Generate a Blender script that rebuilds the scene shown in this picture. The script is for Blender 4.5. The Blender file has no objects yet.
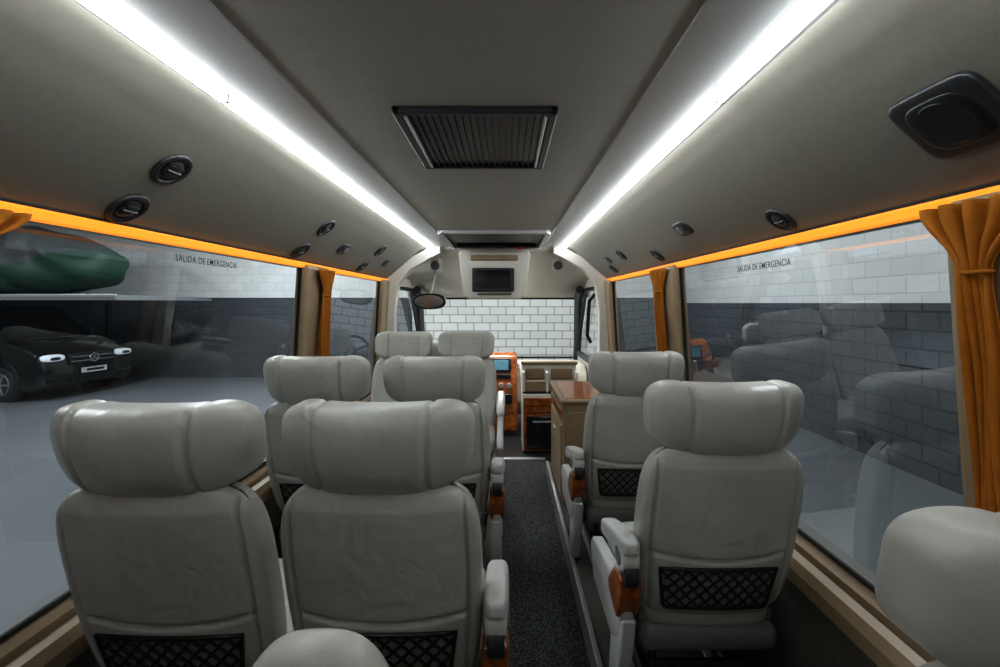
import bpy, bmesh, math, random
from mathutils import Vector, Matrix, Quaternion
random.seed(3)
scene = bpy.context.scene
try:
    scene.view_settings.view_transform = 'Standard'
    scene.view_settings.look = 'Medium High Contrast'
except Exception as ex: print(ex)
CX = -0.08
CAMZ = 1.36
GZ = -0.6

# ------------------------------------------------------------------ materials
def newmat(name):
    m = bpy.data.materials.new(name); m.use_nodes = True
    nt = m.node_tree; b = nt.nodes["Principled BSDF"]
    return m, nt, b
def mat(name, col, rough=0.5, metal=0.0, var=0.0, scale=20, bump=0.0, bscale=200, spec=None, emis=None, estr=0, coat=0, sheen=0):
    m, nt, b = newmat(name)
    b.inputs["Base Color"].default_value = (*col, 1)
    b.inputs["Roughness"].default_value = rough
    b.inputs["Metallic"].default_value = metal
    if spec is not None: b.inputs["Specular IOR Level"].default_value = spec
    if coat: b.inputs["Coat Weight"].default_value = coat; b.inputs["Coat Roughness"].default_value = 0.08
    if sheen: b.inputs["Sheen Weight"].default_value = sheen
    if emis: b.inputs["Emission Color"].default_value = (*emis, 1); b.inputs["Emission Strength"].default_value = estr
    tc = nt.nodes.new("ShaderNodeTexCoord")
    if var > 0:
        n = nt.nodes.new("ShaderNodeTexNoise"); n.inputs["Scale"].default_value = scale; n.inputs["Detail"].default_value = 4
        r = nt.nodes.new("ShaderNodeValToRGB")
        r.color_ramp.elements[0].position = 0.3; r.color_ramp.elements[1].position = 0.7
        r.color_ramp.elements[0].color = (*[c*(1-var) for c in col], 1)
        r.color_ramp.elements[1].color = (*[min(1, c*(1+var)) for c in col], 1)
        nt.links.new(tc.outputs["Object"], n.inputs["Vector"]); nt.links.new(n.outputs["Fac"], r.inputs["Fac"])
        nt.links.new(r.outputs["Color"], b.inputs["Base Color"])
    if bump > 0:
        n2 = nt.nodes.new("ShaderNodeTexNoise"); n2.inputs["Scale"].default_value = bscale; n2.inputs["Detail"].default_value = 3
        bp = nt.nodes.new("ShaderNodeBump"); bp.inputs["Strength"].default_value = bump; bp.inputs["Distance"].default_value = 0.002
        nt.links.new(tc.outputs["Object"], n2.inputs["Vector"]); nt.links.new(n2.outputs["Fac"], bp.inputs["Height"])
        nt.links.new(bp.outputs["Normal"], b.inputs["Normal"])
    return m

def leather():
    m, nt, b = newmat("cream_leather")
    tc = nt.nodes.new("ShaderNodeTexCoord")
    n = nt.nodes.new("ShaderNodeTexNoise"); n.inputs["Scale"].default_value = 6; n.inputs["Detail"].default_value = 4
    r = nt.nodes.new("ShaderNodeValToRGB"); r.color_ramp.elements[0].position = .3; r.color_ramp.elements[1].position = .7
    r.color_ramp.elements[0].color = (0.415, 0.412, 0.372, 1); r.color_ramp.elements[1].color = (0.485, 0.48, 0.437, 1)
    nt.links.new(tc.outputs["Object"], n.inputs["Vector"]); nt.links.new(n.outputs["Fac"], r.inputs["Fac"]); nt.links.new(r.outputs["Color"], b.inputs["Base Color"])
    b.inputs["Roughness"].default_value = 0.34
    n2 = nt.nodes.new("ShaderNodeTexVoronoi"); n2.inputs["Scale"].default_value = 380
    n3 = nt.nodes.new("ShaderNodeTexNoise"); n3.inputs["Scale"].default_value = 11; n3.inputs["Detail"].default_value = 2; n3.inputs["Distortion"].default_value = 0.8
    nt.links.new(tc.outputs["Object"], n2.inputs["Vector"]); nt.links.new(tc.outputs["Object"], n3.inputs["Vector"])
    b1 = nt.nodes.new("ShaderNodeBump"); b1.inputs["Strength"].default_value = 0.12; b1.inputs["Distance"].default_value = 0.001
    b2 = nt.nodes.new("ShaderNodeBump"); b2.inputs["Strength"].default_value = 0.5; b2.inputs["Distance"].default_value = 0.013
    nt.links.new(n2.outputs["Distance"], b1.inputs["Height"]); nt.links.new(n3.outputs["Fac"], b2.inputs["Height"])
    nt.links.new(b2.outputs["Normal"], b1.inputs["Normal"]); nt.links.new(b1.outputs["Normal"], b.inputs["Normal"])
    return m
LEATHER = leather()
SHELL = mat("seat_shell_plastic", (0.55, 0.55, 0.53), 0.3, var=0.03, scale=5)
BASEG = mat("seat_base_grey", (0.17, 0.168, 0.158), 0.5, var=0.05)
DGREY = mat("dark_plastic", (0.022, 0.023, 0.026), 0.4, var=0.1, scale=30)
BLACK = mat("black_plastic", (0.007, 0.008, 0.009), 0.35)
NETB = mat("pocket_backing", (0.20, 0.195, 0.17), 0.8, var=0.1)
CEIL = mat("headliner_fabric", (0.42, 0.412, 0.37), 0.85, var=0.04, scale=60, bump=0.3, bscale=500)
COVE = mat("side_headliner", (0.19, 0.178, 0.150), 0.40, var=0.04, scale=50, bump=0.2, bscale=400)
SATIN = mat("satin_profile", (0.50, 0.51, 0.50), 0.32, metal=0.25)
FLANGE = mat("led_profile_flange", (0.20, 0.205, 0.205), 0.4, metal=0.3)
CREAM = mat("cream_panel", (0.68, 0.66, 0.59), 0.45, var=0.03, scale=8)
TAN = mat("tan_trim", (0.28, 0.205, 0.125), 0.4, var=0.08, scale=12)
RUB = mat("window_rubber", (0.012, 0.012, 0.013), 0.6)
ALU = mat("aluminium", (0.55, 0.56, 0.57), 0.35, metal=0.7)
CHROME = mat("chrome", (0.8, 0.8, 0.8), 0.12, metal=1)
WALLC = mat("wall_carpet", (0.085, 0.077, 0.065), 0.95, var=0.15, scale=90, bump=0.5, bscale=400)
RED = mat("red_plastic", (0.6, 0.02, 0.01), 0.3)
CARB = mat("car_black_paint", (0.006, 0.007, 0.009), 0.15, coat=0.6)
TYRE = mat("tyre_rubber", (0.012, 0.012, 0.012), 0.8)
PLATE = mat("plate_white", (0.8, 0.8, 0.8), 0.5)
LAMP = mat("headlamp_glass", (0.75, 0.8, 0.85), 0.1, emis=(0.8, 0.9, 1), estr=0.4)
SCREEN = mat("screen_glass", (0.01, 0.012, 0.016), 0.08, spec=0.6)
SCREENON = mat("screen_lit", (0.05, 0.12, 0.15), 0.2, emis=(0.2, 0.45, 0.6), estr=0.35)
STEEL = mat("rack_steel", (0.25, 0.26, 0.27), 0.45, metal=0.5, var=0.1)
LED = mat("led_diffuser", (1, 1, 1), 0.5, emis=(0.90, 0.96, 1.0), estr=25)
AMBER = mat("amber_light_trim", (0.85, 0.25, 0.02), 0.5, emis=(1.0, 0.31, 0.025), estr=0.85)
TUBE = mat("tube_light", (1, 1, 1), 0.5, emis=(0.9, 0.96, 1.0), estr=6)

def wood():
    m, nt, b = newmat("lacquered_wood")
    tc = nt.nodes.new("ShaderNodeTexCoord"); mp = nt.nodes.new("ShaderNodeMapping")
    mp.inputs["Scale"].default_value = (3, 14, 3)
    w = nt.nodes.new("ShaderNodeTexNoise"); w.inputs["Scale"].default_value = 6; w.inputs["Detail"].default_value = 6; w.inputs["Distortion"].default_value = 1
    r = nt.nodes.new("ShaderNodeValToRGB")
    r.color_ramp.elements[0].position = 0.35; r.color_ramp.elements[1].position = 0.7
    r.color_ramp.elements[0].color = (0.14, 0.034, 0.006, 1); r.color_ramp.elements[1].color = (0.42, 0.125, 0.02, 1)
    nt.links.new(tc.outputs["Object"], mp.inputs["Vector"]); nt.links.new(mp.outputs["Vector"], w.inputs["Vector"])
    nt.links.new(w.outputs["Fac"], r.inputs["Fac"]); nt.links.new(r.outputs["Color"], b.inputs["Base Color"])
    b.inputs["Roughness"].default_value = 0.28; b.inputs["Coat Weight"].default_value = 0.4
    return m
WOOD = wood()

def carpet():
    m, nt, b = newmat("aisle_carpet")
    tc = nt.nodes.new("ShaderNodeTexCoord"); v = nt.nodes.new("ShaderNodeTexVoronoi"); v.inputs["Scale"].default_value = 110
    r = nt.nodes.new("ShaderNodeValToRGB")
    r.color_ramp.elements[0].color = (0.10, 0.105, 0.115, 1); r.color_ramp.elements[1].color = (0.014, 0.015, 0.017, 1)
    r.color_ramp.elements[0].position = 0.1; r.color_ramp.elements[1].position = 0.6
    bp = nt.nodes.new("ShaderNodeBump"); bp.inputs["Strength"].default_value = 0.6; bp.inputs["Distance"].default_value = 0.004
    nt.links.new(tc.outputs["Object"], v.inputs["Vector"]); nt.links.new(v.outputs["Distance"], r.inputs["Fac"])
    nt.links.new(r.outputs["Color"], b.inputs["Base Color"]); nt.links.new(v.outputs["Distance"], bp.inputs["Height"])
    nt.links.new(bp.outputs["Normal"], b.inputs["Normal"]); b.inputs["Roughness"].default_value = 0.9
    return m
CARPET = carpet()

def fabric_orange():
    m, nt, b = newmat("orange_curtain_fabric")
    tc = nt.nodes.new("ShaderNodeTexCoord"); n = nt.nodes.new("ShaderNodeTexNoise"); n.inputs["Scale"].default_value = 30
    r = nt.nodes.new("ShaderNodeValToRGB")
    r.color_ramp.elements[0].color = (0.26, 0.088, 0.010, 1); r.color_ramp.elements[1].color = (0.40, 0.145, 0.018, 1)
    nt.links.new(tc.outputs["Object"], n.inputs["Vector"]); nt.links.new(n.outputs["Fac"], r.inputs["Fac"])
    nt.links.new(r.outputs["Color"], b.inputs["Base Color"]); b.inputs["Roughness"].default_value = 0.85
    b.inputs["Specular IOR Level"].default_value = 0.15
    return m
CURT = fabric_orange()

def glass(name, tint, mn, mxv, gcol=(0.9, 0.96, 1)):
    m = bpy.data.materials.new(name); m.use_nodes = True; nt = m.node_tree
    nt.nodes.clear()
    o = nt.nodes.new("ShaderNodeOutputMaterial"); mx = nt.nodes.new("ShaderNodeMixShader")
    t = nt.nodes.new("ShaderNodeBsdfTransparent"); t.inputs["Color"].default_value = (*tint, 1)
    g = nt.nodes.new("ShaderNodeBsdfGlossy"); g.inputs["Roughness"].default_value = 0.0; g.inputs["Color"].default_value = (*gcol, 1)
    f = nt.nodes.new("ShaderNodeFresnel"); f.inputs["IOR"].default_value = 1.5
    mu = nt.nodes.new("ShaderNodeMapRange"); mu.inputs[1].default_value = 0.04; mu.inputs[2].default_value = 1.0
    mu.inputs[3].default_value = mn; mu.inputs[4].default_value = mxv
    nt.links.new(f.outputs[0], mu.inputs[0]); nt.links.new(mu.outputs[0], mx.inputs[0])
    nt.links.new(t.outputs[0], mx.inputs[1]); nt.links.new(g.outputs[0], mx.inputs[2]); nt.links.new(mx.outputs[0], o.inputs[0])
    return m
GLASS = glass("tinted_window_glass", (0.76, 0.79, 0.80), 0.075, 0.23)
GLASSC = glass("clear_window_glass", (0.92, 0.95, 0.95), 0.03, 0.3)

def brick(name, axis, split, low=(0.062, 0.068, 0.077), high=(0.72, 0.73, 0.72), mort=0.5, morthi=None):
    m, nt, b = newmat(name)
    tc = nt.nodes.new("ShaderNodeTexCoord"); sep = nt.nodes.new("ShaderNodeSeparateXYZ"); cmb = nt.nodes.new("ShaderNodeCombineXYZ")
    nt.links.new(tc.outputs["Object"], sep.inputs[0])
    nt.links.new(sep.outputs["X" if axis == 'x' else "Y"], cmb.inputs[0]); nt.links.new(sep.outputs["Z"], cmb.inputs[1])
    br = nt.nodes.new("ShaderNodeTexBrick"); br.inputs["Scale"].default_value = 1
    br.inputs["Brick Width"].default_value = 0.42; br.inputs["Row Height"].default_value = 0.21; br.inputs["Mortar Size"].default_value = 0.013
    br.inputs["Mortar Smooth"].default_value = 0.3; br.inputs["Bias"].default_value = 0
    br.inputs["Color1"].default_value = (1, 1, 1, 1); br.inputs["Color2"].default_value = (0.88, 0.88, 0.88, 1)
    nt.links.new(cmb.outputs[0], br.inputs["Vector"])
    base = nt.nodes.new("ShaderNodeMix"); base.data_type = 'RGBA'
    base.inputs[6].default_value = (*low, 1); base.inputs[7].default_value = (*high, 1)
    morthi = mort if morthi is None else morthi
    if split is None:
        base.inputs[0].default_value = 1.0; br.inputs["Mortar"].default_value = (mort, mort, mort, 1)
    else:
        gt = nt.nodes.new("ShaderNodeMath"); gt.operation = 'GREATER_THAN'; gt.inputs[1].default_value = split
        nt.links.new(sep.outputs["Z"], gt.inputs[0]); nt.links.new(gt.outputs[0], base.inputs[0])
        mm = nt.nodes.new("ShaderNodeMix"); mm.data_type = 'RGBA'
        mm.inputs[6].default_value = (mort, mort, mort, 1); mm.inputs[7].default_value = (morthi, morthi, morthi, 1)
        nt.links.new(gt.outputs[0], mm.inputs[0]); nt.links.new(mm.outputs[2], br.inputs["Mortar"])
    mul = nt.nodes.new("ShaderNodeMix"); mul.data_type = 'RGBA'; mul.blend_type = 'MULTIPLY'; mul.inputs[0].default_value = 1
    nt.links.new(base.outputs[2], mul.inputs[6]); nt.links.new(br.outputs["Color"], mul.inputs[7])
    nt.links.new(mul.outputs[2], b.inputs["Base Color"]); b.inputs["Roughness"].default_value = 0.7
    bp = nt.nodes.new("ShaderNodeBump"); bp.inputs["Strength"].default_value = 0.4; bp.inputs["Distance"].default_value = 0.008; bp.invert = True
    nt.links.new(br.outputs["Fac"], bp.inputs["Height"]); nt.links.new(bp.outputs["Normal"], b.inputs["Normal"])
    return m

# ------------------------------------------------------------------ helpers
COL = scene.collection
def empty(name, loc=(0, 0, 0), rotz=0):
    e = bpy.data.objects.new(name, None); e.location = loc; e.rotation_euler = (0, 0, rotz); e.empty_display_size = 0.1
    COL.objects.link(e); return e
def obj(name, me, parent=None, m=None):
    o = bpy.data.objects.new(name, me); COL.objects.link(o)
    if m and not me.materials: me.materials.append(m)
    if parent: o.parent = parent
    return o
def mesh_from(name, verts, faces, m=None, smooth=False):
    me = bpy.data.meshes.new(name); me.from_pydata(verts, [], faces); me.update()
    bm = bmesh.new(); bm.from_mesh(me); bmesh.ops.recalc_face_normals(bm, faces=bm.faces); bm.to_mesh(me); bm.free()
    if smooth:
        for p in me.polygons: p.use_smooth = True
    if m: me.materials.append(m)
    return me
def rbox_me(name, c, s, bev=0.005, m=None, seg=3, fn=None, sub=0, smooth=True):
    bm = bmesh.new(); bmesh.ops.create_cube(bm, size=1)
    for v in bm.verts: v.co = Vector((v.co.x*s[0], v.co.y*s[1], v.co.z*s[2]))
    bev = min(bev, min(s)*0.49)
    if bev > 0: bmesh.ops.bevel(bm, geom=list(bm.edges), offset=bev, segments=seg, profile=0.5, affect='EDGES')
    if sub: bmesh.ops.subdivide_edges(bm, edges=list(bm.edges), cuts=sub, use_grid_fill=True)
    for v in bm.verts: v.co += Vector(c)
    if fn:
        for v in bm.verts: v.co = Vector(fn(v.co))
    me = bpy.data.meshes.new(name); bm.to_mesh(me); bm.free()
    if smooth and bev > 0:
        for p in me.polygons: p.use_smooth = True
    if m: me.materials.append(m)
    return me
def rbox(name, c, s, m, parent=None, bev=0.005, **k):
    me = rbox_me(name, c, s, bev, m, **k)
    o = obj(name, me, parent)
    if bev > 0:
        md = o.modifiers.new("wn", 'WEIGHTED_NORMAL'); md.keep_sharp = False
    return o
def pillow_me(name, c, h, k, m, fn=None, cuts=24, post=None):
    bm = bmesh.new(); bmesh.ops.create_cube(bm, size=2)
    bmesh.ops.subdivide_edges(bm, edges=list(bm.edges), cuts=cuts, use_grid_fill=True)
    for v in bm.verts:
        p = v.co
        mxx = max(abs(p.x), abs(p.y), abs(p.z))
        n = (abs(p.x)**k+abs(p.y)**k+abs(p.z)**k)**(1.0/k)
        q = p*(mxx/n)
        if fn: q = Vector(fn(q))
        w = Vector((c[0]+q.x*h[0], c[1]+q.y*h[1], c[2]+q.z*h[2]))
        if post: w = Vector(post(w))
        v.co = w
    me = bpy.data.meshes.new(name); bm.to_mesh(me); bm.free()
    for p in me.polygons: p.use_smooth = True
    if m: me.materials.append(m)
    return me
def tube_me(name, paths, r, m, res=6, closed=False):
    cu = bpy.data.curves.new(name, 'CURVE'); cu.dimensions = '3D'; cu.bevel_depth = r; cu.bevel_resolution = res//3; cu.use_fill_caps = True
    for pts in paths:
        sp = cu.splines.new('POLY'); sp.points.add(len(pts)-1)
        for i, p in enumerate(pts): sp.points[i].co = (*p, 1)
        sp.use_cyclic_u = closed
    o = bpy.data.objects.new(name, cu); COL.objects.link(o)
    dg = bpy.context.evaluated_depsgraph_get()
    me = bpy.data.meshes.new_from_object(o.evaluated_get(dg))
    bpy.data.objects.remove(o); bpy.data.curves.remove(cu)
    me.materials.clear()
    if m: me.materials.append(m)
    for p in me.polygons: p.use_smooth = True
    return me
def cyl_me(name, c, r, depth, axis, m, seg=32, bev=0.0, r2=None):
    bm = bmesh.new(); bmesh.ops.create_cone(bm, cap_ends=True, segments=seg, radius1=r, radius2=r if r2 is None else r2, depth=depth)
    if bev > 0:
        es = [e for e in bm.edges if abs(e.verts[0].co.z-e.verts[1].co.z) < 1e-6]
        bmesh.ops.bevel(bm, geom=es, offset=bev, segments=3, profile=0.5, affect='EDGES')
    R = {'x': Matrix.Rotation(math.pi/2, 3, 'Y'), 'y': Matrix.Rotation(math.pi/2, 3, 'X'), 'z': Matrix.Identity(3)}[axis]
    for v in bm.verts: v.co = R @ v.co + Vector(c)
    me = bpy.data.meshes.new(name); bm.to_mesh(me); bm.free()
    for p in me.polygons: p.use_smooth = len(p.vertices) == 4
    me.materials.append(m); return me
def torus_me(name, c, R, r, axis, m, seg=32, rs=8):
    vs, fs = [], []
    for i in range(seg):
        a = 2*math.pi*i/seg
        for j in range(rs):
            b = 2*math.pi*j/rs
            x, y, z = (R+r*math.cos(b))*math.cos(a), (R+r*math.cos(b))*math.sin(a), r*math.sin(b)
            p = {'z': (x, y, z), 'x': (z, x, y), 'y': (x, z, y)}[axis]
            vs.append((p[0]+c[0], p[1]+c[1], p[2]+c[2]))
            fs.append((i*rs+j, ((i+1) % seg)*rs+j, ((i+1) % seg)*rs+(j+1) % rs, i*rs+(j+1) % rs))
    return mesh_from(name, vs, fs, m, True)
def sweep(name, prof, y0, y1, m, parent=None, closed=False, smooth=False, ny=1, thick=0):
    n = len(prof); vs = []; fs = []
    for k in range(ny+1):
        y = y0+(y1-y0)*k/ny
        vs += [(p[0], y, p[1]) for p in prof]
    rng = n if closed else n-1
    for k in range(ny):
        for i in range(rng):
            j = (i+1) % n
            fs.append((k*n+i, k*n+j, (k+1)*n+j, (k+1)*n+i))
    if closed:
        fs.append(tuple(range(n))); fs.append(tuple(ny*n+i for i in range(n-1, -1, -1)))
    me = mesh_from(name, vs, fs, m, smooth)
    o = obj(name, me, parent)
    if thick:
        md = o.modifiers.new("s", 'SOLIDIFY'); md.thickness = thick; md.offset = 0
    return o
def prism_x(name, prof, x0, x1, m, bev=0.0, parent=None, smooth=False):
    bm = bmesh.new()
    a = [bm.verts.new((x0, p[0], p[1])) for p in prof]; b = [bm.verts.new((x1, p[0], p[1])) for p in prof]
    bm.faces.new(a); bm.faces.new(b[::-1]); n = len(prof)
    for i in range(n): bm.faces.new((a[i], b[i], b[(i+1) % n], a[(i+1) % n]))
    bmesh.ops.recalc_face_normals(bm, faces=bm.faces)
    if bev > 0: bmesh.ops.bevel(bm, geom=list(bm.edges), offset=bev, segments=3, profile=0.5, affect='EDGES')
    me = bpy.data.meshes.new(name); bm.to_mesh(me); bm.free()
    me.materials.append(m)
    if bev > 0:
        for p in me.polygons: p.use_smooth = True
    if parent is False: return me
    o = obj(name, me, parent)
    if bev > 0: o.modifiers.new("wn", 'WEIGHTED_NORMAL')
    return o

# ------------------------------------------------------------------ seats
TILT = 0.27
def tl(w): return (w[0], w[1]+(1.12-w[2])*TILT, w[2])
def gfn(x, c, w): return math.exp(-((abs(x)-c)/w)**2)

def head_fn(q):
    x, y, z = q
    x2 = x*(1.0-0.06*(1-z)*0.5)
    z2 = z
    if z > 0: z2 = z*(0.93+0.09*gfn(x, 0.78, 0.24))
    else: z2 = z*(1.0-0.12*abs(x)**4)
    g = gfn(x, 0.56, 0.026)
    y2 = y*(1-0.20*g); z2 = z2*(1-0.045*g)
    y2 += 0.95*abs(x)**2.4
    if y < 0: y2 -= 0.38*(1-z*z)*(1-0.3*x*x)
    if z > 0: y2 += 0.12*z*z
    return (x2, y2, z2)
HEAD = pillow_me("headrest", (0, 0.062, 1.043), (0.217, 0.062, 0.104), 4.5, LEATHER, head_fn, 56, tl)
def back_fn(q):
    x, y, z = q
    wx = 1.0-0.05*max(0, z)**2-0.07*max(0, -z)**2
    g = gfn(x, 0.86, 0.020)*(1 if y < 0 else 0)
    y2 = y*(1-0.30*g)
    if y < 0: y2 *= (1.0-0.30*x*x+0.10*(1-z*z))
    h = math.exp(-((z+0.24-0.12*x*x)/0.018)**2)*(1 if y < 0 and abs(x) < .86 else 0)
    y2 *= (1-0.26*h)
    if z > 0.8: y2 = y2+0.25*(z-0.8)/0.2*(1 if y < 0 else 0)
    return (x*wx, y2, z)
BACK = pillow_me("seat_back", (0, 0.055, 0.685), (0.230, 0.060, 0.277), 5.5, LEATHER, back_fn, 84, tl)
BSH = rbox_me("back_lower_shell", (0, 0.28, 0.400), (0.42, 0.12, 0.075), 0.03, BASEG)
CUSH = pillow_me("seat_cushion", (0, 0.45, 0.425), (0.225, 0.25, 0.065), 5, LEATHER, None, 24)
BASE = rbox_me("seat_base", (0, 0.42, 0.345), (0.42, 0.46, 0.085), 0.03, BASEG)
LEGS = []
for sx in (-0.15, 0.15):
    LEGS.append([(sx, 0.30, 0.33), (sx, 0.24, 0.11)]); LEGS.append([(sx, 0.58, 0.33), (sx, 0.64, 0.11)])
    LEGS.append([(sx, 0.16, 0.112), (sx, 0.70, 0.112)])
LEGS.append([(-0.15, 0.27, 0.22), (0.15, 0.27, 0.22)])
LEG = tube_me("seat_legs", LEGS, 0.014, DGREY)
POST = tube_me("headrest_posts", [[tl((s*0.07, 0.05, 0.93)), tl((s*0.07, 0.05, 1.0))] for s in (-1, 1)], 0.008, CHROME)
PW, PT, PB = 0.168, 0.592, 0.462
yb = -0.013
def pk(x, z): return tl((x, yb+0.012*(x/0.17)**2, z))
prn = []
for k in range(9): prn.append((-PW+2*PW*k/8, PT))
prn += [(PW*0.9, PB+0.01), (PW*0.86, PB)]
for k in range(1, 8): prn.append((PW*.86-2*PW*.86*k/8, PB))
prn += [(-PW*0.86, PB), (-PW*0.9, PB+0.01)]
FR = tube_me("net_pocket_frame", [[pk(*p) for p in prn]], 0.0064, BLACK, closed=True)
bvs = []; bfs = []
for k in range(9):
    t = -1+2*k/8
    a = pk(PW*t, PT); b_ = pk(PW*.88*t, PB)
    bvs += [(a[0], a[1]-0.001, a[2]), (b_[0], b_[1]-0.001, b_[2])]
for k in range(8): bfs.append((2*k, 2*k+1, 2*k+3, 2*k+2))
PBK = mesh_from("net_pocket_backing", bvs, bfs, NETB)
st = []
N = 9; H = PT-PB; sp = 2*PW/N
for i in range(-4, N+1):
    for d in (1, -1):
        pts = []
        for k in range(0, 13):
            t = k/12
            x = -PW+(i + (t*3.2 if d == 1 else 3.2-t*3.2))*sp
            z = PB+H*t
            lim = PW*(0.88+0.12*t)
            if -lim <= x <= lim: pts.append(pk(x, z))
            elif len(pts) > 1: break
        if len(pts) > 1: st.append([(p[0], p[1]-0.004, p[2]) for p in pts])
NET = tube_me("net_pocket_mesh", st, 0.0036, BLACK)
AX = 0.262
def slope(w): return (w[0], w[1], w[2]-0.25*(w[1]-0.12))
ARM = pillow_me("armrest_pad", (AX, 0.255, 0.665), (0.031, 0.17, 0.030), 4.0, SHELL, None, 20, slope)
HUB = cyl_me("armrest_hub", (AX, 0.145, 0.630), 0.048, 0.052, 'x', SHELL, 32, 0.012)
HUB2 = cyl_me("armrest_hub_cap", (AX, 0.145, 0.630), 0.028, 0.062, 'x', STEEL, 24, 0.006)
HUBG = cyl_me("armrest_hub_gap", (AX, 0.130, 0.588), 0.040, 0.040, 'x', DGREY, 24, 0.006)
SIDE = prism_x("side_shell", [(0.13, 0.60), (0.20, 0.59), (0.30, 0.50), (0.60, 0.46), (0.64, 0.42), (0.58, 0.31), (0.28, 0.30), (0.18, 0.36), (0.135, 0.50)], AX-0.024, AX+0.020, SHELL, 0.012, False)
WIN = prism_x("wood_inlay", [(0.115, 0.575), (0.20, 0.565), (0.28, 0.49), (0.27, 0.455), (0.165, 0.43), (0.125, 0.50)], AX-0.034, AX+0.030, WOOD, 0.010, False)
SBK = prism_x("side_lower_bracket", [(0.15, 0.43), (0.27, 0.43), (0.30, 0.33), (0.34, 0.12), (0.25, 0.12), (0.19, 0.28)], AX-0.030, AX+0.016, SHELL, 0.012, False)

def seat(name, x, y, arm=None, rot=0, dz=0.0):
    e = empty(name, (x, y, dz), rot)
    for me in (HEAD, BACK, BSH, CUSH, BASE, LEG, POST, FR, PBK, NET):
        obj(me.name.split('.')[0], me, e)
    if arm:
        s = 1 if arm == 'R' else -1
        for me in (ARM, HUB, HUB2, HUBG, SIDE, WIN, SBK):
            o = obj(me.name.split('.')[0], me, e); o.scale = (s, 1, 1)
    return e
seat("passenger_seat", -0.285, 0.955, 'R')
seat("passenger_seat", -0.778, 0.945, None)
seat("passenger_seat", -0.298, 1.85, 'R')
seat("passenger_seat", -0.788, 1.85, None)
seat("passenger_seat", -0.30, 3.68, 'L', math.pi)
seat("passenger_seat", -0.77, 3.68, None, math.pi)
seat("passenger_seat", 0.615, 1.22, 'L')
seat("passenger_seat", 0.594, 2.03, 'L')
seat("passenger_seat", 0.685, 0.43, None, 0, -0.020)
seat("driver_seat", -0.55, 4.22, None, 0, -0.14)

js = empty("jump_seat", (-0.185, 0.40, 0))
obj("back_pad", pillow_me("back_pad", (0, 0.06, 0.792), (0.093, 0.045, 0.243), 2.9, LEATHER, None, 24), js)
obj("seat_pad", pillow_me("seat_pad", (0, 0.26, 0.49), (0.14, 0.19, 0.04), 4, LEATHER, None, 16), js)
obj("pedestal", tube_me("pedestal", [[(0, 0.16, 0.46), (0, 0.16, 0.11)], [(-0.12, 0.16, 0.112), (0.12, 0.16, 0.112)], [(0, 0.08, 0.60), (0, 0.12, 0.44), (0, 0.3, 0.44)]], 0.02, DGREY), js)

# ------------------------------------------------------------------ van body
YB, YC, YW = -0.9, 4.12, 5.9
fl = empty("floor")
rbox("floor_deck", (CX, (YB+YW)/2, -0.03), (2.12, YW-YB, 0.06), DGREY, fl, 0)
rbox("aisle_carpet_strip", (0.14, (YB+4.05)/2, 0.005), (0.38, 4.05-YB, 0.01), CARPET, fl, 0)
rbox("platform_right", (0.605, (YB+3.72)/2, 0.05), (0.57, 3.72-YB, 0.1), WALLC, fl, 0)
rbox("platform_left", (-0.555, (YB+3.9)/2, 0.05), (1.03, 3.9-YB, 0.1), WALLC, fl, 0)
rbox("platform_edge_right", (0.325, (YB+3.72)/2, 0.055), (0.022, 3.72-YB, 0.115), ALU, fl, 0.004)
rbox("platform_edge_left", (-0.045, (YB+3.9)/2, 0.055), (0.022, 3.9-YB, 0.115), ALU, fl, 0.004)
rbox("floor_seat_rail_a", (0.43, (YB+3.6)/2, 0.105), (0.03, 3.6-YB, 0.012), ALU, fl, 0.003)
rbox("floor_seat_rail_b", (0.72, (YB+3.6)/2, 0.105), (0.03, 3.6-YB, 0.012), ALU, fl, 0.003)
rbox("step_nosing", (0.14, 4.07, 0.008), (0.40, 0.05, 0.022), ALU, fl, 0.004)

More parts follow.
